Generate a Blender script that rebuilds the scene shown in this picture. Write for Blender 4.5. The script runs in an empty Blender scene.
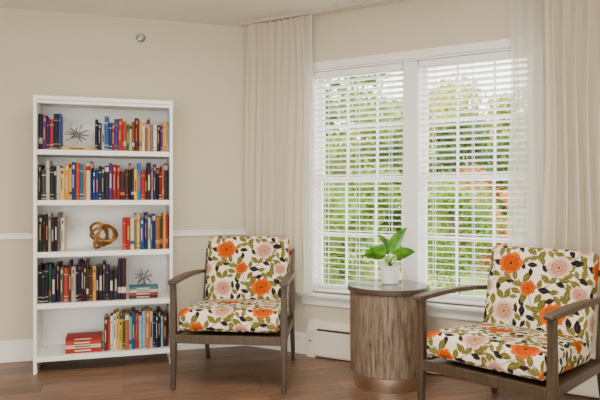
import bpy, bmesh, math, random
import numpy as np
from mathutils import Vector, Matrix, Euler
random.seed(7); rng=np.random.RandomState(11)
scene=bpy.context.scene
COL=scene.collection

def s2l(c):
    return tuple(((x/255)/12.92 if x/255<=0.04045 else ((x/255+0.055)/1.055)**2.4) for x in c)
def rgba(c): 
    l=s2l(c); return (l[0],l[1],l[2],1)

# ---------------------------------------------------------------- materials
def mat_base(name):
    m=bpy.data.materials.new(name); m.use_nodes=True
    nt=m.node_tree; b=nt.nodes['Principled BSDF']
    return m,nt,b
def mat(name,c,rough=0.5,metal=0.0,noise=0.0,nscale=20,bump=0.0,stretch=(1,1,1),spec=None):
    m,nt,b=mat_base(name)
    b.inputs['Roughness'].default_value=rough; b.inputs['Metallic'].default_value=metal
    if spec is not None: b.inputs['Specular IOR Level'].default_value=spec
    col=rgba(c)
    tc=nt.nodes.new('ShaderNodeTexCoord'); mp=nt.nodes.new('ShaderNodeMapping')
    mp.inputs['Scale'].default_value=stretch
    nz=nt.nodes.new('ShaderNodeTexNoise'); nz.inputs['Scale'].default_value=nscale; nz.inputs['Detail'].default_value=5
    nt.links.new(tc.outputs['Object'],mp.inputs[0]); nt.links.new(mp.outputs[0],nz.inputs['Vector'])
    rp=nt.nodes.new('ShaderNodeMapRange'); rp.inputs['From Min'].default_value=.3; rp.inputs['From Max'].default_value=.7
    rp.inputs['To Min'].default_value=1-noise; rp.inputs['To Max'].default_value=1+noise
    nt.links.new(nz.outputs['Fac'],rp.inputs['Value'])
    mx=nt.nodes.new('ShaderNodeVectorMath'); mx.operation='SCALE'; mx.inputs[0].default_value=col[:3]
    nt.links.new(rp.outputs[0],mx.inputs['Scale']); nt.links.new(mx.outputs[0],b.inputs['Base Color'])
    if bump>0:
        bp=nt.nodes.new('ShaderNodeBump'); bp.inputs['Strength'].default_value=bump; bp.inputs['Distance'].default_value=.01
        nt.links.new(nz.outputs['Fac'],bp.inputs['Height']); nt.links.new(bp.outputs[0],b.inputs['Normal'])
    return m
def attr_mat(name,rough,bump=0.0,nscale=400,spec=.5):
    m,nt,b=mat_base(name); b.inputs['Roughness'].default_value=rough; b.inputs['Specular IOR Level'].default_value=spec
    a=nt.nodes.new('ShaderNodeAttribute'); a.attribute_name='Col'
    nt.links.new(a.outputs['Color'],b.inputs['Base Color'])
    if bump>0:
        tc=nt.nodes.new('ShaderNodeTexCoord'); nz=nt.nodes.new('ShaderNodeTexNoise'); nz.inputs['Scale'].default_value=nscale
        nt.links.new(tc.outputs['Object'],nz.inputs['Vector'])
        bp=nt.nodes.new('ShaderNodeBump'); bp.inputs['Strength'].default_value=bump; bp.inputs['Distance'].default_value=.002
        nt.links.new(nz.outputs['Fac'],bp.inputs['Height']); nt.links.new(bp.outputs[0],b.inputs['Normal'])
    return m
def wood_mat(name,c1,c2,rough=.45,axis='z',scale=6,p0=.32,p1=.68):
    m,nt,b=mat_base(name); b.inputs['Roughness'].default_value=rough
    tc=nt.nodes.new('ShaderNodeTexCoord'); mp=nt.nodes.new('ShaderNodeMapping')
    st={'z':(9,9,.7),'y':(9,.7,9),'x':(.7,9,9)}[axis]; mp.inputs['Scale'].default_value=st
    nz=nt.nodes.new('ShaderNodeTexNoise'); nz.inputs['Scale'].default_value=scale; nz.inputs['Detail'].default_value=8; nz.inputs['Roughness'].default_value=.7
    cr=nt.nodes.new('ShaderNodeValToRGB')
    cr.color_ramp.elements[0].position=p0; cr.color_ramp.elements[0].color=rgba(c1)
    cr.color_ramp.elements[1].position=p1; cr.color_ramp.elements[1].color=rgba(c2)
    nt.links.new(tc.outputs['Object'],mp.inputs[0]); nt.links.new(mp.outputs[0],nz.inputs['Vector'])
    nt.links.new(nz.outputs['Fac'],cr.inputs[0]); nt.links.new(cr.outputs[0],b.inputs['Base Color'])
    bp=nt.nodes.new('ShaderNodeBump'); bp.inputs['Strength'].default_value=.25; bp.inputs['Distance'].default_value=.003
    nt.links.new(nz.outputs['Fac'],bp.inputs['Height']); nt.links.new(bp.outputs[0],b.inputs['Normal'])
    return m
def fabric_translucent(name,c,trans,clear):
    m=bpy.data.materials.new(name); m.use_nodes=True; nt=m.node_tree
    for n in list(nt.nodes): nt.nodes.remove(n)
    out=nt.nodes.new('ShaderNodeOutputMaterial')
    d=nt.nodes.new('ShaderNodeBsdfDiffuse'); t=nt.nodes.new('ShaderNodeBsdfTranslucent')
    d.inputs[0].default_value=rgba(c); t.inputs[0].default_value=rgba(c)
    tc=nt.nodes.new('ShaderNodeTexCoord'); wv=nt.nodes.new('ShaderNodeTexNoise'); wv.inputs['Scale'].default_value=250
    mp=nt.nodes.new('ShaderNodeMapping'); mp.inputs['Scale'].default_value=(1,1,.15)
    nt.links.new(tc.outputs['Object'],mp.inputs[0]); nt.links.new(mp.outputs[0],wv.inputs['Vector'])
    bp=nt.nodes.new('ShaderNodeBump'); bp.inputs['Strength'].default_value=.15; bp.inputs['Distance'].default_value=.002
    nt.links.new(wv.outputs['Fac'],bp.inputs['Height']); nt.links.new(bp.outputs[0],d.inputs['Normal'])
    mx=nt.nodes.new('ShaderNodeMixShader'); mx.inputs[0].default_value=trans
    nt.links.new(d.outputs[0],mx.inputs[1]); nt.links.new(t.outputs[0],mx.inputs[2])
    last=mx
    if clear>0:
        tr=nt.nodes.new('ShaderNodeBsdfTransparent'); m2=nt.nodes.new('ShaderNodeMixShader'); m2.inputs[0].default_value=clear
        nt.links.new(mx.outputs[0],m2.inputs[1]); nt.links.new(tr.outputs[0],m2.inputs[2]); last=m2
    nt.links.new(last.outputs[0],out.inputs['Surface'])
    return m

M_wall=mat('wall_paint',(209,199,176),.75,noise=.015,nscale=3,bump=.02)
M_ceil=mat('ceiling_paint',(244,240,228),.85,noise=.01,nscale=3)
M_trim=mat('trim_white',(242,239,230),.4,noise=.01)
M_shelf=mat('shelf_white',(244,243,239),.4,noise=.01)
M_frame=wood_mat('walnut_frame',(46,36,26),(86,69,51),.45,'z',5)
M_tablewood=wood_mat('grey_oak_veneer',(58,47,37),(146,126,104),.5,'z',8,.36,.64)
M_metal=mat('brushed_nickel',(210,198,178),.3,1.0,noise=.05,nscale=30,stretch=(1,1,20))
M_silver=mat('silver_metal',(165,165,165),.3,.9)
M_gold=mat('antique_gold',(156,116,60),.38,.85,noise=.1)
M_top=mat('dark_stone_top',(84,78,72),.1,noise=.3,nscale=12)
M_pot=mat('white_ceramic',(238,238,234),.3)
M_soil=mat('soil',(50,38,28),.9,noise=.3,nscale=80,bump=.5)
M_blind=mat('blind_white',(246,246,243),.5)
M_vinyl=mat('window_vinyl',(242,242,240),.4)
M_heater=mat('heater_enamel',(226,218,200),.4)
M_dark=mat('dark_knob_gap_shade',(60,54,48),.8)  # knob colour, also the painted shade in the heater's slot and foot
M_track=mat('track_aluminium',(196,190,178),.5,0)
M_linen=fabric_translucent('linen_curtain',(226,216,194),.25,0)
M_sheer=fabric_translucent('sheer_voile',(246,243,236),.5,.32)
M_fab=attr_mat('floral_fabric',.9,.3,spec=.15)
M_book=attr_mat('book_covers',.55,spec=.3)

def floor_mat():
    m,nt,b=mat_base('wood_plank_floor'); b.inputs['Roughness'].default_value=.4
    tc=nt.nodes.new('ShaderNodeTexCoord'); mp=nt.nodes.new('ShaderNodeMapping'); mp.inputs['Rotation'].default_value=(0,0,-math.radians(16.4))
    nt.links.new(tc.outputs['Object'],mp.inputs[0])
    br=nt.nodes.new('ShaderNodeTexBrick'); br.offset=.37; br.inputs['Scale'].default_value=1
    br.inputs['Brick Width'].default_value=1.3; br.inputs['Row Height'].default_value=.15; br.inputs['Mortar Size'].default_value=.0018
    br.inputs['Color1'].default_value=rgba((134,100,78)); br.inputs['Color2'].default_value=rgba((98,72,56)); br.inputs['Mortar'].default_value=rgba((44,32,26))
    br.inputs['Bias'].default_value=0
    nt.links.new(mp.outputs[0],br.inputs['Vector'])
    mp2=nt.nodes.new('ShaderNodeMapping'); mp2.inputs['Scale'].default_value=(1.2,14,1)
    nt.links.new(mp.outputs[0],mp2.inputs[0])
    nz=nt.nodes.new('ShaderNodeTexNoise'); nz.inputs['Scale'].default_value=3; nz.inputs['Detail'].default_value=8; nz.inputs['Roughness'].default_value=.6
    nt.links.new(mp2.outputs[0],nz.inputs['Vector'])
    rp=nt.nodes.new('ShaderNodeMapRange'); rp.inputs['From Min'].default_value=.3; rp.inputs['From Max'].default_value=.7
    rp.inputs['To Min'].default_value=.52; rp.inputs['To Max'].default_value=1.5
    nt.links.new(nz.outputs['Fac'],rp.inputs['Value'])
    mx=nt.nodes.new('ShaderNodeVectorMath'); mx.operation='SCALE'
    nt.links.new(br.outputs['Color'],mx.inputs[0]); nt.links.new(rp.outputs[0],mx.inputs['Scale'])
    nt.links.new(mx.outputs[0],b.inputs['Base Color'])
    bp=nt.nodes.new('ShaderNodeBump'); bp.inputs['Strength'].default_value=.15; bp.inputs['Distance'].default_value=.004
    nt.links.new(nz.outputs['Fac'],bp.inputs['Height']); nt.links.new(bp.outputs[0],b.inputs['Normal'])
    return m
M_floor=floor_mat()

# ---------------------------------------------------------------- helpers
def empty(name,loc=(0,0,0),rz=0):
    o=bpy.data.objects.new(name,None); COL.objects.link(o); o.location=loc; o.rotation_euler=(0,0,rz); o.empty_display_size=.1
    return o
def obj(name,me,m=None,parent=None,loc=None,rz=None,smooth=False):
    o=bpy.data.objects.new(name,me); COL.objects.link(o)
    if m is not None and not me.materials: me.materials.append(m)
    if parent: o.parent=parent
    if loc is not None: o.location=loc
    if rz is not None: o.rotation_euler=(0,0,rz)
    if smooth:
        for p in me.polygons: p.use_smooth=True
    return o
def bevel(o,w,seg=2):
    b=o.modifiers.new('bevel','BEVEL'); b.width=w; b.segments=seg; b.limit_method='ANGLE'; b.angle_limit=math.radians(35)
    return o
def boxes_mesh(name,bl):
    v=[];f=[]
    for (x0,x1,y0,y1,z0,z1) in bl:
        k=len(v)
        v+=[(x0,y0,z0),(x1,y0,z0),(x1,y1,z0),(x0,y1,z0),(x0,y0,z1),(x1,y0,z1),(x1,y1,z1),(x0,y1,z1)]
        f+=[(k,k+3,k+2,k+1),(k+4,k+5,k+6,k+7),(k,k+1,k+5,k+4),(k+1,k+2,k+6,k+5),(k+2,k+3,k+7,k+6),(k+3,k,k+4,k+7)]
    me=bpy.data.meshes.new(name); me.from_pydata(v,[],f); me.update(); return me
def boxes(name,bl,m,parent=None,loc=None,rz=None,bev=0):
    o=obj(name,boxes_mesh(name,bl),m,parent,loc,rz)
    if bev: bevel(o,bev)
    return o
def sweep(name,pts,axis,m,parent,bev=.006,mirror=False):
    objs=[]
    for sgn in ((1,-1) if mirror else (1,)):
        v=[];f=[]
        for (x,y,z,a,b) in pts:
            x*=sgn
            if axis=='z': v+=[(x-a,y-b,z),(x+a,y-b,z),(x+a,y+b,z),(x-a,y+b,z)]
            elif axis=='y': v+=[(x-a,y,z-b),(x+a,y,z-b),(x+a,y,z+b),(x-a,y,z+b)]
            else: v+=[(x,y-a,z-b),(x,y+a,z-b),(x,y+a,z+b),(x,y-a,z+b)]
        n=len(pts)
        for i in range(n-1):
            for j in range(4):
                a0=i*4+j;a1=i*4+(j+1)%4
                f.append((a0,a1,a1+4,a0+4))
        f.append((3,2,1,0)); f.append((n*4-4,n*4-3,n*4-2,n*4-1))
        me=bpy.data.meshes.new(name); me.from_pydata(v,[],f); me.update()
        bm=bmesh.new(); bm.from_mesh(me); bmesh.ops.recalc_face_normals(bm,faces=bm.faces); bm.to_mesh(me); bm.free()
        o=obj(name,me,m,parent,smooth=True); bevel(o,bev,3); 
        w=o.modifiers.new('wn','WEIGHTED_NORMAL'); w.keep_sharp=False
        objs.append(o)
    return objs
def lathe(name,prof,m,parent,seg=96,loc=None,smooth=True):
    v=[];f=[]
    for i in range(seg):
        a=2*math.pi*i/seg
        for (r,z) in prof: v.append((r*math.cos(a),r*math.sin(a),z))
    n=len(prof)
    for i in range(seg):
        j=(i+1)%seg
        for k in range(n-1): f.append((i*n+k,j*n+k,j*n+k+1,i*n+k+1))
    me=bpy.data.meshes.new(name); me.from_pydata(v,[],f); me.update()
    bm=bmesh.new(); bm.from_mesh(me); bmesh.ops.remove_doubles(bm,verts=bm.verts,dist=1e-5); bmesh.ops.recalc_face_normals(bm,faces=bm.faces); bm.to_mesh(me); bm.free()
    o=obj(name,me,m,parent,loc,smooth=smooth)
    me.set_sharp_from_angle(angle=math.radians(35))
    return o
def tube_mesh(name,paths,rad,seg=8):
    v=[];f=[]
    for pts,closed in paths:
        n=len(pts); base=len(v); up=Vector((0.13,0.21,1)).normalized()
        for i,p in enumerate(pts):
            if closed: t=pts[(i+1)%n]-pts[i-1]
            else: t=pts[min(i+1,n-1)]-pts[max(i-1,0)]
            t.normalize(); a=t.cross(up)
            if a.length<.1: a=t.cross(Vector((1,0,0)))
            a.normalize(); b=t.cross(a)
            r=rad(i/(n-1)) if callable(rad) else rad
            for k in range(seg):
                w=2*math.pi*k/seg; q=p+a*math.cos(w)*r+b*math.sin(w)*r; v.append(tuple(q))
        for i in range(n if closed else n-1):
            j=(i+1)%n
            for k in range(seg):
                l=(k+1)%seg; f.append((base+i*seg+k,base+i*seg+l,base+j*seg+l,base+j*seg+k))
        if not closed:
            f.append(tuple(base+k for k in range(seg))); f.append(tuple(base+(n-1)*seg+k for k in reversed(range(seg))))
    me=bpy.data.meshes.new(name); me.from_pydata(v,[],f); me.update(); return me
def prism(name,poly,z0,z1,m):
    n=len(poly); v=[(x,y,z0) for x,y in poly]+[(x,y,z1) for x,y in poly]
    f=[tuple(reversed(range(n))),tuple(range(n,2*n))]+[(i,(i+1)%n,(i+1)%n+n,i+n) for i in range(n)]
    me=bpy.data.meshes.new(name); me.from_pydata(v,[],f); me.update(); return obj(name,me,m)

# ---------------------------------------------------------------- room shell
H=2.518; CAMZ=1.18
C=(-.42,4.75,0)
AL=math.radians(16.4); AR=math.radians(-29.5)
poly=[(-3.6,-3.5),(2.75,-3.5),(2.75,3.0),(2.72,3.12),(-.38,4.90),(-3.6,3.95)]
prism('floor',poly,-.08,0,M_floor)
prism('ceiling',poly,H,H+.1,M_ceil)
boxes('wall_left',[(-3.32,.06,0,.15,0,H)],M_wall,loc=C,rz=AL)
WX0,WX1,WZ0,WZ1=.575,2.135,.465,2.112
boxes('wall_right',[(-.06,WX0,0,.15,0,H),(WX1,3.62,0,.15,0,H),(WX0,WX1,0,.15,0,WZ0),(WX0,WX1,0,.15,WZ1,H)],M_wall,loc=C,rz=AR)
boxes('wall_side_west',[(-3.75,-3.6,-3.5,3.95,0,H)],M_wall)
boxes('wall_side_east',[(2.72,2.87,-3.5,3.05,0,H)],M_wall)
bevel(boxes('baseboard_left',[(-3.3,0.0,-.016,0,0,.135),(-3.3,0.0,-.010,0,.135,.155)],M_trim,loc=C,rz=AL),.003)
bevel(boxes('baseboard_right',[(0.005,.56,-.016,0,0,.135),(0.005,.56,-.010,0,.135,.155),(2.62,3.6,-.016,0,0,.135)],M_trim,loc=C,rz=AR),.003)
bevel(boxes('trim_1',[(-3.3,-.004,-.018,0,.872,.918),(-3.3,-.004,-.026,0,.905,.918)],M_trim,loc=C,rz=AL),.004)   # chair rail
bevel(boxes('trim_2',[(0.01,.50,-.018,0,.872,.918),(2.24,3.6,-.018,0,.872,.918)],M_trim,loc=C,rz=AR),.004)

# ---------------------------------------------------------------- window
win=empty('window_1',C,AR)
cas=[(WX0-.06,WX0,-.016,0,WZ0,WZ1+.055),(WX1,WX1+.06,-.016,0,WZ0,WZ1+.055),(WX0,WX1,-.016,0,WZ1,WZ1+.055)]
boxes('casing',cas,M_trim,win,bev=.003)
boxes('sill',[(WX0-.09,WX1+.09,-.055,.10,WZ0-.024,WZ0)],M_trim,win,bev=.005)
boxes('apron',[(WX0-.07,WX1+.07,-.016,0,WZ0-.09,WZ0-.024)],M_trim,win,bev=.003)
MC=(WX0+WX1)/2-.014; MW=.052
boxes('jamb',[(WX0,WX0+.012,0,.15,WZ0,WZ1),(WX1-.012,WX1,0,.15,WZ0,WZ1),(WX0+.012,WX1-.012,0,.15,WZ1-.012,WZ1),(WX0+.012,WX1-.012,.101,.15,WZ0,WZ0+.015)],M_vinyl,win)
boxes('centre_mullion',[(MC-MW,MC+MW,.015,.15,WZ0+.001,WZ1-.012)],M_vinyl,win,bev=.004)
for side,(a,b) in enumerate(((WX0+.012,MC-MW),(MC+MW,WX1-.012))):
    zm=(WZ0+WZ1)/2+.012
    for k,(z0,z1,y0,y1) in enumerate(((WZ0+.015,zm+.018,.088,.11),(zm-.018,WZ1-.012,.115,.137))):
        fw=.038; bl=[(a,a+fw,y0,y1,z0,z1),(b-fw,b,y0,y1,z0,z1),(a+fw,b-fw,y0,y1,z0,z0+fw),(a+fw,b-fw,y0,y1,z1-fw,z1)]
        boxes('sash_%d_%d'%(side,k),bl,M_vinyl,win,bev=.003)
        ym=(y0+y1)/2; mu=[]
        for i in (1,2):
            xm=a+(b-a)*i/3; mu.append((xm-.008,xm+.008,ym-.005,ym+.005,z0+fw,z1-fw))
        zc=(z0+z1)/2; 
        for i in range(3):
            xa=a+fw if i==0 else a+(b-a)*i/3+.008; xb=b-fw if i==2 else a+(b-a)*(i+1)/3-.008
            mu.append((xa,xb,ym-.005,ym+.005,zc-.008,zc+.008))
        boxes('muntins_%d_%d'%(side,k),mu,M_vinyl,win)
def blind(name,a,b):
    e=empty(name,C,AR)
    yc=.045; top=WZ1-.014
    boxes('headrail',[(a,b,yc-.028,yc+.028,top-.045,top)],M_blind,e,bev=.003)
    boxes('bottom_rail',[(a,b,yc-.025,yc+.025,WZ0+.004,WZ0+.022)],M_blind,e,bev=.003)
    v=[];f=[]; pitch=.0405; z=WZ0+.055; tilt=math.radians(-10)
    while z<top-.055:
        k=len(v); n=5
        for j in range(n):
            s=(j/(n-1)-.5)*.05; cz=.0028*(1-(s/.025)**2)
            y=yc+s*math.cos(tilt)-cz*math.sin(tilt); zz=z+s*math.sin(tilt)+cz
            for dz in (0,.0032):
                v.append((a,y,zz+dz)); v.append((b,y,zz+dz))
        for j in range(n-1):
            p=k+j*4;q=p+4
            f+=[(p,q,q+1,p+1),(p+2,p+3,q+3,q+2),(p,p+2,q+2,q),(p+1,q+1,q+3,p+3)]
        f.append((k,k+1,k+3,k+2)); e2=k+(n-1)*4; f.append((e2,e2+2,e2+3,e2+1))
        z+=pitch
    me=bpy.data.meshes.new('slats'); me.from_pydata(v,[],f); me.update(); obj('slats',me,M_blind,e)
    cords=[]
    for fx in (.14,.5,.86):
        x=a+(b-a)*fx
        for y in (yc-.027,yc+.027): cords.append((x-.002,x+.002,y-.0008,y+.0008,WZ0+.02,top-.045))
    boxes('ladder_cords',cords,M_blind,e)
blind('window_blind',WX0+.016,MC-MW-.005); blind('window_blind',MC+MW+.005,WX1-.016)

# ---------------------------------------------------------------- curtains
def curtain(name,x0,x1,m,folds,amp,yc,parent,z0=.475,z1=2.492,seed=0,gather=0.0):
    r=random.Random(seed); nx=folds*16; nz=40; v=[];f=[]
    ph=[r.uniform(-1,1) for _ in range(folds+2)]; am=[r.uniform(.5,1.3) for _ in range(folds+2)]
    for i in range(nz+1):
        tz=i/nz; z=z0+(z1-z0)*tz
        for j in range(nx+1):
            u=j/nx; q=u*folds; k=int(min(q,folds-1)); fr_=q-k
            A=amp*(am[k]*(1-fr_)+am[k+1]*fr_)*(.8+.2*math.cos(3*tz+ph[k]))
            w_=2*math.pi*q+ (ph[k]*(1-fr_)+ph[k+1]*fr_)*1.1*(1-tz)
            y=yc+A*math.sin(w_)+.010*math.sin(5*u+4*tz+seed)
            cx=(x0+x1)/2; w=1-gather*math.exp(-((tz-.25)/.3)**2)
            x=x0+(x1-x0)*u; x=x0+(x-x0)*w+ .008*math.sin(7*tz+9*u+seed)+.013*math.sin(2*w_)*(amp/.03)
            v.append((x,y,z))
    for i in range(nz):
        for j in range(nx):
            a=i*(nx+1)+j; f.append((a,a+1,a+nx+2,a+nx+1))
    me=bpy.data.meshes.new(name); me.from_pydata(v,[],f); me.update()
    return obj(name,me,m,parent,smooth=True)
c1=empty('window_curtain',C,AR); c2=empty('window_curtain',C,AR)
curtain('linen_panel',.078,.585,M_linen,9,.034,-.105,c1,seed=1,gather=.03)
curtain('sheer_panel',.565,.655,M_sheer,2,.016,-.105,c1,seed=2,gather=.12)
curtain('sheer_panel',2.010,2.38,M_sheer,6,.020,-.070,c2,seed=3)
curtain('linen_panel',2.225,2.95,M_linen,12,.034,-.135,c2,seed=4)
boxes('curtain_track',[(.01,3.58,-.114,-.102,H-.018,H)],M_track,loc=C,rz=AR)

# ---------------------------------------------------------------- baseboard heater
he=empty('baseboard_heater',C,AR)
pr=[(0,.012),(-.055,.012),(-.062,.03),(-.062,.195),(-.05,.215),(-.05,.225),(-.03,.255),(0,.262)]
def extr(name,pr,x0,x1,m,parent):
    n=len(pr); v=[(x0,y,z) for y,z in pr]+[(x1,y,z) for y,z in pr]
    f=[tuple(range(n)),tuple(reversed(range(n,2*n)))]+[(i,i+n,(i+1)%n+n,(i+1)%n) for i in range(n)]
    me=bpy.data.meshes.new(name); me.from_pydata(v,[],f); me.update()
    bm=bmesh.new(); bm.from_mesh(me); bmesh.ops.recalc_face_normals(bm,faces=bm.faces); bm.to_mesh(me); bm.free()
    return obj(name,me,m,parent)
extr('cover',pr,.60,2.56,M_heater,he)
boxes('vent_slot_shade',[(.66,2.52,-.0635,-.045,.2005,.2125)],M_dark,he)  # dark strip on the cover, painted shade of the slot opening
boxes('foot_gap_shade',[(.60,2.56,-.045,0,0,.012)],M_dark,he)  # dark box standing in for the shade beneath the cover
ec=[(0,.0),(-.06,.0),(-.067,.04),(-.067,.198),(-.055,.222),(-.033,.260),(0,.267)]
extr('end_cap',ec,.575,.64,M_heater,he); extr('end_cap',ec,2.54,2.60,M_heater,he)
boxes('cap_knob',[(.60,.612,-.071,-.066,.115,.127)],M_dark,he)

# ---------------------------------------------------------------- bookshelf
def shelf_pt(t,n): return (C[0]-math.cos(AL)*t+math.sin(AL)*n, C[1]-math.sin(AL)*t-math.cos(AL)*n,0)
SO=shelf_pt(1.510,.38); SW=.905; SD=.34; SH=1.850
sh=empty('bookshelf',SO,AL)
th=.022
boxes('side_panel_1',[(0,th,0,SD,0,SH)],M_shelf,sh,bev=.002)
boxes('side_panel_2',[(SW-th,SW,0,SD,0,SH)],M_shelf,sh,bev=.002)
boxes('back_panel',[(th,SW-th,SD-.008,SD,.085,SH-.03)],M_shelf,sh)
SZ=[1.490,1.152,.806,.462,.112]
boxes('top_board',[(th,SW-th,0.0,SD-.008,SH-.030,SH-.002),(th,SW-th,.012,.03,SH-.052,SH-.030)],M_shelf,sh,bev=.002)
for i,z in enumerate(SZ): boxes('shelf_%d'%(i+1),[(th,SW-th,0.004,SD-.008,z-.034,z)],M_shelf,sh,bev=.002)

bv=[];bf=[];bc=[]
PAL={'dark':[(22,24,32),(26,30,54),(64,20,24),(38,38,42),(22,44,52),(18,18,22),(70,52,36),(34,24,54)],
'mid':[(20,50,124),(16,38,90),(166,30,26),(122,20,30),(24,100,124),(46,100,56),(92,46,122),(196,104,40),(144,94,50),(44,108,164),(120,112,100)],
'light':[(220,206,178),(226,188,80),(200,186,160),(180,168,148),(230,222,204),(220,156,56),(140,186,200),(206,150,126)]}
def qbox(x0,x1,y0,y1,z0,z1,col,faces='all'):
    k=len(bv)
    bv.extend([(x0,y0,z0),(x1,y0,z0),(x1,y1,z0),(x0,y1,z0),(x0,y0,z1),(x1,y0,z1),(x1,y1,z1),(x0,y1,z1)])
    for q in [(k,k+3,k+2,k+1),(k+4,k+5,k+6,k+7),(k,k+1,k+5,k+4),(k+1,k+2,k+6,k+5),(k+2,k+3,k+7,k+6),(k+3,k,k+4,k+7)]:
        bf.append(q); bc.append(col)
def book_up(x,w,y,d,z,h,r,col,col2):
    ct=.002
    P=(190,176,148)
    qbox(x,x+ct,y+.003,y+d,z,z+h,col); qbox(x+w-ct,x+w,y+.003,y+d,z,z+h,col)
    qbox(x+ct,x+w-ct,y+.006,y+d-.004,z+.003,z+h-.004,P)
    zs=[0,.04,.06,.15,.17,r.uniform(.25,.34),r.uniform(.62,.75),.80,.82,.92,.95,1]
    style=r.choice([0,1,1,2,3,3,4])
    n=len(zs)
    xs=[(0,.003),(.28,-.0012),(.5,-.002),(.72,-.0012),(1,.003)]
    k=len(bv)
    for t in zs:
        for (a,b) in xs: bv.append((x+a*w,y+b,z+t*h))
    for i in range(n-1):
        for j in range(4):
            bf.append((k+i*5+j,k+i*5+j+1,k+(i+1)*5+j+1,k+(i+1)*5+j))
            c=col
            if style==0 and i in (5,): c=col2 if j in (1,2) else col
            if style==1 and i in (1,3,7): c=col2
            if style==2 and i in (4,): c=col2
            if style==3 and i in (5,) and j==1: c=col2
            if style==3 and i in (8,) and j in (1,2): c=col2
            if style==4 and i in (8,9): c=col2
            bc.append(c)
    qbox(x+.0005,x+w-.0005,y+.001,y+.007,z,z+.003,col); qbox(x+.0005,x+w-.0005,y+.001,y+.007,z+h-.003,z+h,col)
def row(x0,x1,z,r,weights,hmin=.19,hmax=.255,lead=None,twmin=.014,twmax=.031):
    x=x0; i=0
    while True:
        w=r.uniform(twmin,twmax)
        if x+w>x1:
            if x1-x>twmin*.8: w=x1-x
            else: break
        if lead and i<len(lead): col=lead[i]
        else:
            g=r.choices(['dark','mid','light'],weights)[0]; col=r.choice(PAL[g])
        col2=r.choice([(214,202,176),(190,150,80),(170,160,150),(190,100,70),(226,214,190)]) if sum(col)<400 else r.choice(PAL['dark']+PAL['mid'])
        h=r.uniform(hmin,hmax)
        book_up(x,w-.0003,.035+r.uniform(0,.022),r.uniform(.15,.19),z,h,r,col,col2)
        x+=w+.0004; i+=1
    return x
def book_flat(x,l,y,d,z,t,col,col2):
    qbox(x,x+l,y,y+d,z,z+.0025,col); qbox(x,x+l,y,y+d,z+t-.0025,z+t,col)
    qbox(x+.004,x+l-.004,y+.006,y+d-.004,z+.0025,z+t-.0025,(228,220,200))
    qbox(x,x+l,y-.002,y+.005,z,z+t,col)
    qbox(x+l*.25,x+l*.7,y-.0026,y-.0019,z+t*.35,z+t*.65,col2)
r=random.Random(5)
B=.0008
row(.026,.165,SZ[0]+B,r,(4,4,0),lead=[(22,22,36),(96,40,96),(28,38,90),(160,36,56),(22,26,42),(44,66,144),(120,44,56)],hmin=.20,hmax=.25)
book_flat(.17,.20,.05,.14,SZ[0]+B,.024,(206,160,60),(60,50,40))
row(.385,.880,SZ[0]+B,r,(3,7,3),hmin=.18,hmax=.24,lead=[(18,18,22),(30,34,54),(190,186,176),(44,86,154),(20,46,100),(170,28,26),(24,66,134),(160,30,28),(180,56,36),(24,110,60),(204,190,166),(144,78,28)])
row(.026,.880,SZ[1]+B,r,(5,5,3),hmin=.195,hmax=.265,lead=[(18,22,34),(60,60,66),(196,188,176),(30,30,34),(20,52,62),(190,182,168),(220,196,110),(210,140,40),(226,196,90),(22,48,112),(190,56,36)])
row(.026,.19,SZ[2]+B,r,(6,1,1),hmin=.22,hmax=.265,lead=[(22,22,24),(52,50,48),(18,26,30),(166,160,150),(32,32,32),(26,22,24),(90,86,80)])
row(.565,.880,SZ[2]+B,r,(3,6,3),hmin=.20,hmax=.26,lead=[(180,36,30),(170,28,30),(224,208,166),(110,106,98),(226,184,76),(30,68,130),(22,38,80),(206,200,186),(26,90,120)])
row(.026,.600,SZ[3]+B,r,(7,4,2),hmin=.21,hmax=.28,lead=[(18,18,20),(40,40,46),(20,26,36),(44,100,64),(20,30,70),(18,18,22),(84,76,66),(170,60,40)])
z=SZ[3]+B
for t,c,c2 in ((.022,(30,34,52),(220,200,150)),(.02,(160,46,38),(230,220,200)),(.018,(205,198,180),(60,60,70)),(.018,(50,130,130),(230,230,220))):
    book_flat(.612,.215-t,.05,.14,z,t,c,c2); z+=t+.0006
z4=z
z=SZ[4]+B
for t,c,c2,l in ((.03,(168,36,28),(235,220,190),.235),(.024,(214,202,178),(150,40,40),.23),(.026,(184,62,36),(240,230,200),.225),(.022,(150,26,30),(220,200,160),.235)):
    book_flat(.195,l,.045,.16,z,t,c,c2); z+=t+.0006
row(.445,.880,SZ[4]+B,r,(3,5,5),hmin=.21,hmax=.27,lead=[(110,36,30),(180,60,44),(228,222,208),(224,218,204),(226,188,76),(226,170,60),(40,100,54),(190,86,44),(90,180,196),(22,80,104),(170,34,32),(130,184,200)])
me=bpy.data.meshes.new('books'); me.from_pydata(bv,[],bf); me.update()
ca=me.color_attributes.new('Col','FLOAT_COLOR','CORNER')
cols=np.ones((len(me.loops),4),np.float32); li=0
for c,q in zip(bc,bf):
    l=[x*.85 for x in s2l(c)]; cols[li:li+len(q),:3]=l; li+=len(q)
ca.data.foreach_set('color',cols.ravel())
obj('books',me,M_book,None,SO,AL)

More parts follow.
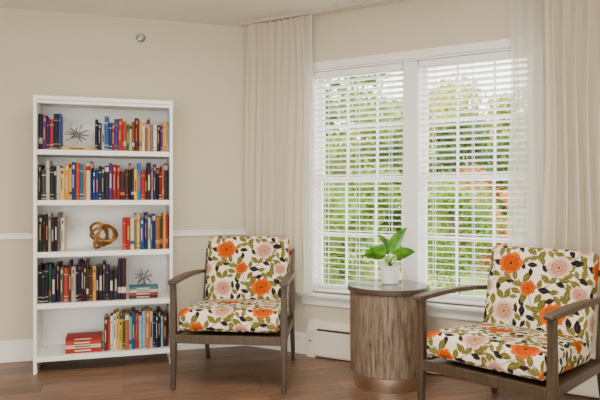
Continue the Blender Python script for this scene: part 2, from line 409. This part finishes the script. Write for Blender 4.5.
def shelf_world(x,y,z):
    return (SO[0]+math.cos(AL)*x-math.sin(AL)*y, SO[1]+math.sin(AL)*x+math.cos(AL)*y, z)
def starburst(name,loc,R,seed):
    rr=random.Random(seed); paths=[]; n=19
    for i in range(n):
        zz=1-2*(i+.5)/n; a=i*2.39996+seed; q=math.sqrt(1-zz*zz)
        d=Vector((q*math.cos(a),q*math.sin(a),zz)); paths.append(([d*.004,d*R*rr.uniform(.85,1)],False))
    me=tube_mesh(name,paths,lambda t:.0062-.0022*t,6)
    bm=bmesh.new(); bm.from_mesh(me); bmesh.ops.create_icosphere(bm,subdivisions=2,radius=.02); 
    zmin=min(v.co.z for v in bm.verts)
    for v in bm.verts: v.co.z-=zmin
    bm.to_mesh(me); bm.free()
    return obj(name,me,M_silver,None,loc,0)
starburst('starburst_ornament',shelf_world(.262,.10,SZ[0]+.0255),.092,1)
starburst('starburst_ornament',shelf_world(.71,.12,z4+.001),.072,2)
pts=[]; n=160
for i in range(n):
    t=2*math.pi*i/n
    pts.append(Vector(((math.sin(t)+2*math.sin(2*t))*.033, math.sin(3*t)*-.034, (math.cos(t)-2*math.cos(2*t))*.033)))
Rm=Matrix.Rotation(math.radians(25),3,'Y')@Matrix.Rotation(math.radians(20),3,'Z')
pts=[Rm@p for p in pts]
ring=[Matrix.Rotation(math.radians(35),3,'X')@Vector((.078*math.cos(2*math.pi*i/64),.02*math.sin(4*math.pi*i/64),.078*math.sin(2*math.pi*i/64))) for i in range(64)]
ring2=[Matrix.Rotation(math.radians(70),3,'Z')@Vector((.076*math.cos(2*math.pi*i/64),.015*math.sin(4*math.pi*i/64),.076*math.sin(2*math.pi*i/64))) for i in range(64)]
me=tube_mesh('gold_knot_ornament',[(pts,True),(ring,True),(ring2,True)],.0095,10)
zm=min(v.co.z for v in me.vertices)
for v in me.vertices: v.co.z-=zm
obj('gold_knot_ornament',me,M_gold,None,shelf_world(.430,.15,SZ[2]+.001),AL,smooth=True)

# ---------------------------------------------------------------- floral pattern
T=.52; S=700; K=T/.56
img=np.zeros((S,S,3),np.float32); img[:]=s2l((236,226,200))
def stamp(cx,cy,R,fn):
    rr=int(R/T*S)+3; ix=int(round(cx/T*S)); iy=int(round(cy/T*S))
    ys,xs=np.mgrid[-rr:rr+1,-rr:rr+1]; m,c=fn(xs*T/S,ys*T/S)
    I=(iy+ys)%S; J=(ix+xs)%S; img[I[m],J[m]]=c[m]
def leaf_fn(ang,L,W,base,vein):
    b=np.array(s2l(base)); vn=np.array(s2l(vein))
    def fn(X,Y):
        x=X*math.cos(ang)+Y*math.sin(ang); y=-X*math.sin(ang)+Y*math.cos(ang); t=x/L
        w=W*np.clip(1-np.abs(t)**1.8,0,1)*(1-.25*t); m=(np.abs(t)<1)&(np.abs(y)<w)
        c=np.zeros(X.shape+(3,),np.float32); c[:]=b
        vv=(np.abs(y)<.0011)|((np.abs(((x+np.abs(y)*.8)/.015)%1-.5)<.045)); c[vv]=vn
        return m,c
    return fn
def flower_fn(R,n,ph,base,dark,light,core):
    b,d,l,k=[np.array(s2l(q)) for q in (base,dark,light,core)]
    def fn(X,Y):
        r_=np.hypot(X,Y); th=np.arctan2(Y,X)+.15*np.sin(3*np.arctan2(Y,X)+ph); s=np.abs(np.sin(n/2*th+ph))
        e=R*(.78+.22*s**.6)*(1+.08*np.sin(2*th+ph)); m=r_<e
        c=np.zeros(X.shape+(3,),np.float32); c[:]=b
        tone=np.clip((r_/e-.5)/.5,0,1)[...,None]; c[:]=b*(1-tone)+l*tone
        c[(s<.10)&(r_>.45*R)]=d
        for q,o in ((.60,.9),(.34,2.0)):
            s2=np.abs(np.sin(n/2*th+ph+o)); e2=R*q*(.75+.25*s2**.6)
            c[np.abs(r_-e2)<.03*R]=d
        c[r_<.12*R]=k
        return m,c
    return fn
def stem(x0,y0,x1,y1,bend):
    n=90
    for i in range(n):
        t=i/n; x=x0+(x1-x0)*t+bend*math.sin(math.pi*t)*(y1-y0); y=y0+(y1-y0)*t-bend*math.sin(math.pi*t)*(x1-x0)
        stamp(x,y,.003,lambda X,Y:(np.hypot(X,Y)<.0018,np.broadcast_to(np.array(s2l((34,26,24)),np.float32),X.shape+(3,))))
ORANGE=((190,76,0),(130,42,0),(206,98,6),(80,30,6))
PINK=((196,146,122),(134,84,68),(224,194,172),(140,56,30))
FL=[(.10,.11,.072,'o'),(.38,.39,.074,'o'),(.37,.10,.068,'p'),(.11,.385,.070,'p'),(.235,.245,.050,'p'),(.505,.25,.048,'o'),(.24,.50,.046,'p')]
FL=[(a*K,b*K,c*K,d) for a,b,c,d in FL]
rr=random.Random(21)
for i in range(len(FL)):
    for j in (1,2):
        a=FL[i]; b=FL[(i+j)%len(FL)]; dx=(b[0]-a[0]+T/2)%T-T/2; dy=(b[1]-a[1]+T/2)%T-T/2
        stem(a[0],a[1],a[0]+dx,a[1]+dy,.25*rr.choice((-1,1)))
placed=[]
tries=0
while len(placed)<95 and tries<14000:
    tries+=1
    x=rr.uniform(0,T); y=rr.uniform(0,T); ok=True
    for fx,fy,R,_ in FL:
        dx=(x-fx+T/2)%T-T/2; dy=(y-fy+T/2)%T-T/2
        if math.hypot(dx,dy)<R*.86+.008: ok=False;break
    for (px,py) in placed:
        dx=(x-px+T/2)%T-T/2; dy=(y-py+T/2)%T-T/2
        if math.hypot(dx,dy)<.033: ok=False;break
    if not ok: continue
    placed.append((x,y)); k=len(placed)%7
    L=rr.uniform(.027,.041)
    if k in (0,2,4): fn=leaf_fn(rr.uniform(0,6.3),L,L*.50,(98,90,34),(146,136,76))
    elif k in (1,3): fn=leaf_fn(rr.uniform(0,6.3),L*.95,L*.46,(26,22,24),(66,56,54))
    else: fn=leaf_fn(rr.uniform(0,6.3),L*.9,L*.44,(124,114,58),(90,80,32))
    stamp(x,y,.045,fn)
for fx,fy,R,k in FL:
    stamp(fx,fy,R*1.1,flower_fn(R,7 if k=='o' else 9,rr.uniform(0,3),*(ORANGE if k=='o' else PINK)))

def cushion_mesh(name,w,d,h,rad,puff,step,off,taper=0.0):
    nx,ny,nz=[max(4,int(round(q/step))) for q in (w,d,h)]
    hx,hy,hz=w/2,d/2,h/2
    faces=[];uvs=[];
    def key(i,j,k): return (i*(ny+1)+j)*(nz+1)+k
    def grid(A,Bn,fun,uvf,flip):
        a,b=np.meshgrid(np.arange(A),np.arange(Bn),indexing='ij'); a=a.ravel(); b=b.ravel()
        quad=[(a,b),(a+1,b),(a+1,b+1),(a,b+1)]
        if flip: quad=quad[::-1]
        Kk=np.stack([key(*fun(p,q)) for p,q in quad],1)
        UV=np.stack([np.stack(uvf(*fun(p,q)),-1) for p,q in quad],1)
        faces.append(Kk); uvs.append(UV)
    X=lambda i:-hx+w*i/nx
    Y=lambda j:-hy+d*j/ny
    Z=lambda k:-hz+h*k/nz
    one=lambda p:np.zeros_like(p)
    grid(nx,ny,lambda p,q:(p,q,one(p)+nz),lambda i,j,k:(X(i)+0*j,Y(j)+0*i),False)
    grid(nx,ny,lambda p,q:(p,q,one(p)),lambda i,j,k:(X(i)+.2,Y(j)+.2),True)
    grid(nx,nz,lambda p,q:(p,one(p),q),lambda i,j,k:(X(i),-hy-(hz-Z(k))),False)
    grid(nx,nz,lambda p,q:(p,one(p)+ny,q),lambda i,j,k:(X(i),hy+(hz-Z(k))),True)
    grid(ny,nz,lambda p,q:(one(p),p,q),lambda i,j,k:(-hx-(hz-Z(k)),Y(j)),True)
    grid(ny,nz,lambda p,q:(one(p)+nx,p,q),lambda i,j,k:(hx+(hz-Z(k)),Y(j)),False)
    F=np.concatenate(faces); UV=np.concatenate(uvs).reshape(-1,2)
    uq,inv=np.unique(F.ravel(),return_inverse=True); F=inv.reshape(-1,4)
    k=uq%(nz+1); j=(uq//(nz+1))%(ny+1); i=uq//((nz+1)*(ny+1))
    P=np.stack([X(i),Y(j),Z(k)],1).astype(float)
    hh=np.array([hx-rad,hy-rad,hz-rad]); inner=np.clip(P,-hh,hh); D=P-inner
    n=np.linalg.norm(D,axis=1,keepdims=True); n[n==0]=1
    P=inner+D/n*rad
    bump=puff*np.clip(1-(P[:,0]/hx)**2,0,1)**.6*np.clip(1-(P[:,1]/hy)**2,0,1)**.6
    P[:,2]+=np.where(P[:,2]>0,1,-.3)*bump*np.clip(np.abs(P[:,2])/hz,0,1)
    P[:,0]*=1-taper*(P[:,1]+hy)/d
    me=bpy.data.meshes.new(name); me.from_pydata(P.tolist(),[],F.tolist()); me.update()
    ca=me.color_attributes.new('Col','FLOAT_COLOR','CORNER')
    I=((UV[:,1]+off[1])/T*S).astype(int)%S; J=((UV[:,0]+off[0])/T*S).astype(int)%S
    cc=np.ones((len(I),4),np.float32); cc[:,:3]=img[I,J]
    ca.data.foreach_set('color',cc.ravel())
    me.polygons.foreach_set('use_smooth',[True]*len(me.polygons))
    me.materials.append(M_fab)
    return me
ME_seat=cushion_mesh('seat_cushion',.63,.60,.125,.035,.018,.0033,(.14,.12),.07)
ME_back=cushion_mesh('back_cushion',.585,.49,.105,.038,.014,.0033,(.50,.22))

def armchair(loc,rz):
    e=empty('armchair',loc,rz)
    o=obj('seat_cushion',ME_seat,None,e); o.location=(0,-.035,.408); o.rotation_euler=(math.radians(-3),0,0)
    o=obj('back_cushion',ME_back,None,e); o.location=(0,.297,.650); o.rotation_euler=(math.radians(76),0,0)
    sweep('front_leg',[(.340,-.322,0,.013,.013),(.340,-.32,.20,.017,.018),(.340,-.318,.34,.020,.022),(.340,-.318,.50,.018,.020),(.342,-.322,.645,.017,.021)],'z',M_frame,e,.006,True)
    sweep('back_leg',[(.312,.40,0,.013,.014),(.312,.345,.20,.015,.018),(.312,.315,.34,.015,.024),(.312,.335,.50,.014,.022),(.312,.365,.645,.013,.018),(.312,.40,.80,.012,.014)],'z',M_frame,e,.005,True)
    sweep('armrest',[(.340,-.365,.652,.020,.009),(.341,-.345,.655,.028,.012),(.341,-.20,.662,.031,.013),(.337,0,.664,.029,.013),(.328,.20,.655,.022,.013),(.316,.365,.640,.016,.012)],'y',M_frame,e,.007,True)
    boxes('front_rail',[(-.33,.33,-.335,-.308,.285,.338)],M_frame,e,bev=.004)
    boxes('back_rail',[(-.30,.30,.30,.325,.285,.338)],M_frame,e,bev=.004)
    sweep('side_rail',[(.335,-.31,.312,.011,.026),(.312,.31,.305,.011,.024)],'y',M_frame,e,.003,True)
    boxes('seat_deck',[(-.315,.315,-.31,.30,.318,.328)],M_frame,e)
    boxes('back_top_rail',[(-.302,.302,.396,.414,.755,.79)],M_frame,e,bev=.004)
    return e
armchair((-.400,3.94,0),math.radians(-6))
armchair((1.095,3.085,0),math.radians(-46))

# ---------------------------------------------------------------- side table
tb=empty('side_table',(.556,3.78,0))
lathe('base_plinth',[(0,0),(.205,0),(.207,.004),(.207,.085),(.203,.089),(0,.089)],M_metal,tb)
lathe('drum_body',[(0,.089),(.232,.089),(.236,.094),(.240,.3),(.240,.585),(.236,.590),(0,.590)],M_tablewood,tb)
lathe('top_rim',[(0,.590),(.252,.590),(.256,.594),(.256,.617),(.252,.621),(.244,.621),(.244,.617),(0,.617)],M_frame,tb)
lathe('top_inset',[(0,.618),(.2435,.618),(.2435,.6215),(0,.6215)],M_top,tb)

# ---------------------------------------------------------------- potted plant
pl=empty('potted_plant',(.575,3.83,.622)); pl.scale=(1.08,1.08,1.08)
lathe('pot',[(0,0),(.044,0),(.048,.004),(.058,.10),(.059,.108),(.055,.109),(.053,.098),(0,.096)],M_pot,pl,48)
lathe('soil',[(0,.0985),(.0525,.0985),(0,.102)],M_soil,pl,32)
def leafmat():
    m,nt,b=mat_base('pothos_leaf'); b.inputs['Roughness'].default_value=.4
    tc=nt.nodes.new('ShaderNodeTexCoord'); nz=nt.nodes.new('ShaderNodeTexNoise'); nz.inputs['Scale'].default_value=12
    cr=nt.nodes.new('ShaderNodeValToRGB'); cr.color_ramp.elements[0].position=.35; cr.color_ramp.elements[1].position=.7
    cr.color_ramp.elements[0].color=rgba((30,98,14)); cr.color_ramp.elements[1].color=rgba((112,180,34))
    nt.links.new(tc.outputs['Object'],nz.inputs['Vector']); nt.links.new(nz.outputs['Fac'],cr.inputs[0]); nt.links.new(cr.outputs[0],b.inputs['Base Color'])
    return m
M_leaf=leafmat()
v=[];f=[]; stems=[]
LV=[((.02,-.01,.17),20,72,.185,.066,.40,-62),((-.030,-.01,.160),178,28,.130,.058,.9,55),((.04,-.02,.150),-20,45,.115,.050,.8,-45),
    ((-.01,.01,.17),125,66,.150,.055,.6,60),((.0,-.03,.14),-110,30,.085,.040,1.2,20)]
for (b0,az,pi_,L,W,dr,ro) in LV:
    az=math.radians(az); pit=math.radians(pi_); n=14; mw=6
    p=Vector(b0); side=Vector((-math.sin(az),math.cos(az),0)); k=len(v)
    for i in range(n+1):
        t=i/n; a=pit-dr*t
        d=Vector((math.cos(az)*math.cos(a),math.sin(az)*math.cos(a),math.sin(a)))
        Rr=Matrix.Rotation(math.radians(ro),3,d); sd=Rr@side; up=sd.cross(d)*-1
        if i>0: p=p+d*(L/n)
        w=W*(math.sin(math.pi*min(1,t**.62))**.8 if 0<t<1 else 0.02)
        for j in range(-mw,mw+1):
            s=j/mw; q=p+sd*(w*s)+up*((abs(s))*w*.3); v.append(tuple(q))
    for i in range(n):
        for j in range(2*mw):
            a0=k+i*(2*mw+1)+j; f.append((a0,a0+1,a0+2*mw+2,a0+2*mw+1))
    st=Vector((b0[0]*.2,b0[1]*.2,.095)); mid=Vector((b0[0]*.45,b0[1]*.45,.095+(b0[2]-.095)*.6))
    stems.append(([st,(st+mid)/2+Vector((0,0,.008)),mid,Vector(b0)],False))
me=bpy.data.meshes.new('leaves'); me.from_pydata(v,[],f); me.update()
o=obj('leaves',me,M_leaf,pl,smooth=True); sm=o.modifiers.new('s','SOLIDIFY'); sm.thickness=.0008
obj('stems',tube_mesh('stems',stems,.0030,8),M_leaf,pl,smooth=True)

# ---------------------------------------------------------------- sprinkler + ceiling vent
t=.8115; p=(C[0]-math.cos(AL)*t, C[1]-math.sin(AL)*t,2.37)
sp=empty('fire_sprinkler',p,AL)
o=lathe('escutcheon',[(0,.0),(.034,.0),(.034,.006),(.022,.016),(0,.018)],M_silver,sp,32); o.rotation_euler=(math.pi/2,0,0)
o=lathe('nozzle',[(0,.016),(.010,.016),(.008,.045),(.018,.047),(.018,.05),(0,.05)],M_silver,sp,24); o.rotation_euler=(math.pi/2,0,0)
ve=empty('ceiling_vent',(-1.72,3.93,H),AL)
boxes('grille_frame',[(-.20,.20,-.07,-.055,-.012,0),(-.20,.20,.055,.07,-.012,0),(-.20,-.185,-.055,.055,-.012,0),(.185,.20,-.055,.055,-.012,0)],M_trim,ve)
boxes('grille_louvers',[(-.185,.185,-.05+i*.02,-.042+i*.02,-.010,-.001) for i in range(5)],M_trim,ve)

# ---------------------------------------------------------------- outdoors
def foliage_mat(name,c1,c2):
    m=bpy.data.materials.new(name); m.use_nodes=True; nt=m.node_tree; b=nt.nodes['Principled BSDF']; b.inputs['Roughness'].default_value=.7
    tc=nt.nodes.new('ShaderNodeTexCoord'); nz=nt.nodes.new('ShaderNodeTexNoise'); nz.inputs['Scale'].default_value=1.6; nz.inputs['Detail'].default_value=6
    cr=nt.nodes.new('ShaderNodeValToRGB'); cr.color_ramp.elements[0].position=.35; cr.color_ramp.elements[1].position=.65
    cr.color_ramp.elements[0].color=rgba(c1); cr.color_ramp.elements[1].color=rgba(c2)
    nt.links.new(tc.outputs['Object'],nz.inputs['Vector']); nt.links.new(nz.outputs['Fac'],cr.inputs[0]); nt.links.new(cr.outputs[0],b.inputs['Base Color'])
    tr=nt.nodes.new('ShaderNodeBsdfTranslucent'); nt.links.new(cr.outputs[0],tr.inputs[0])
    mx=nt.nodes.new('ShaderNodeMixShader'); mx.inputs[0].default_value=.35
    out=nt.nodes['Material Output']
    nt.links.new(b.outputs[0],mx.inputs[1]); nt.links.new(tr.outputs[0],mx.inputs[2]); nt.links.new(mx.outputs[0],out.inputs['Surface'])
    return m
G1=foliage_mat('foliage_green',(74,112,30),(134,164,56)); G2=foliage_mat('foliage_lime',(124,144,38),(188,188,80)); G3=foliage_mat('foliage_deep',(44,78,34),(92,124,58))
G4=foliage_mat('foliage_autumn',(186,100,50),(214,150,74))
M_bark=mat('bark',(100,86,70),.9,noise=.2,nscale=30)
M_grass=mat('lawn_grass',(150,168,96),.95,noise=.2,nscale=2)
def tree_mesh(name,seed,fm,n=4600):
    g=np.random.RandomState(seed); blobs=[]
    for i in range(11):
        a=g.uniform(0,6.3); rad=g.uniform(0,1.1); z=g.uniform(.6,3.6)
        blobs.append((rad*math.cos(a),rad*math.sin(a),z,g.uniform(.5,.85)*(1.15-.12*z)))
    V=[];F=[]
    per=n//len(blobs)
    for (bx,by,bz,br) in blobs:
        d=g.normal(size=(per,3)); d/=np.linalg.norm(d,axis=1,keepdims=True); rr_=br*g.uniform(.45,1.08,size=(per,1))
        P=d*rr_+np.array([bx,by,bz])
        for q in P:
            a=g.normal(size=3); a/=np.linalg.norm(a); b=np.cross(a,g.normal(size=3)); b/=np.linalg.norm(b); s=g.uniform(.05,.10)
            k=len(V); V+= [tuple(q-a*s),tuple(q+b*s*.5),tuple(q+a*s),tuple(q-b*s*.5)]; F.append((k,k+1,k+2,k+3))
    nl=len(F)
    tm=tube_mesh('t',[([Vector((0,0,0)),Vector((.03,.02,1)),Vector((-.03,0,2)),Vector((.05,0,3))],False)]+[([Vector((0,0,1.2)),Vector((bx*.5,by*.5,1.2+(bz-1.2)*.7)),Vector((bx,by,bz))],False) for bx,by,bz,_ in blobs[:6]],lambda t:.09-.06*t,6)
    k=len(V); V+=[tuple(x.co) for x in tm.vertices]; F+=[tuple(i+k for i in p.vertices) for p in tm.polygons]
    me=bpy.data.meshes.new(name); me.from_pydata(V,[],F); me.update(); me.materials.append(fm); me.materials.append(M_bark)
    mi=np.zeros(len(F),np.int32); mi[nl:]=1; me.polygons.foreach_set('material_index',mi)
    return me
TM=[tree_mesh('tree',3,G1),tree_mesh('tree',4,G2),tree_mesh('tree',5,G3),tree_mesh('tree',6,G1)]
TO=tree_mesh('tree',9,G4)
GZ=-.35
tr_=random.Random(3)
def tree(x,y,s,me):
    o=obj('tree',me,None,None,(x,y,GZ)); o.rotation_euler=(0,0,tr_.uniform(0,6.3)); o.scale=(s*1.1,s*1.1,s)
for yy,x0,x1,st,sm_ in ((9.5,-3,9,1.7,.55),(12,-5,12,1.9,.80),(15.5,-6,14,2.1,1.08),(20,-8,18,2.6,1.42)):
    x=x0
    while x<x1:
        tree(x+tr_.uniform(-.4,.4),yy+tr_.uniform(-.7,.7),sm_*tr_.uniform(.82,1.12),tr_.choice(TM)); x+=st
tree(4.2,13.0,.62,TO); tree(3.35,10.6,.42,TO)
me=bpy.data.meshes.new('lawn'); me.from_pydata([(-40,5.6,GZ),(50,5.6,GZ),(50,80,GZ),(-40,80,GZ),(3.6,2.2,GZ),(50,2.2,GZ)],[],[(0,1,2,3),(4,5,1)]); me.update()
obj('lawn',me,M_grass)

# ---------------------------------------------------------------- lights / world
w=bpy.data.worlds.new('World'); scene.world=w; w.use_nodes=True
bg=w.node_tree.nodes['Background']; bg.inputs[0].default_value=(1,.985,.95,1); bg.inputs[1].default_value=6.5
L=bpy.data.lights.new('sun','SUN'); L.energy=7; L.angle=.05; L.color=(1,.95,.84)
o=bpy.data.objects.new('sun',L); COL.objects.link(o); o.rotation_euler=(math.radians(38),0,math.radians(-15))
def area(name,loc,rot,sx,sy,e,c):
    L=bpy.data.lights.new(name,'AREA'); L.shape='RECTANGLE'; L.size=sx; L.size_y=sy; L.energy=e; L.color=c
    o=bpy.data.objects.new(name,L); COL.objects.link(o); o.location=loc; o.rotation_euler=rot
area('overhead_fill',(-.2,2.2,H-.03),(0,0,0),1.0,1.0,74,(1,.92,.79))  # unseen area lamp added overhead to brighten the room, no fixture

# ---------------------------------------------------------------- camera
cam=bpy.data.cameras.new('camera'); cam.lens=36; cam.sensor_width=36; cam.shift_y=-4/600; cam.clip_start=.05
o=bpy.data.objects.new('camera',cam); COL.objects.link(o); o.location=(0,0,CAMZ); o.rotation_euler=(math.pi/2,0,0)
scene.camera=o
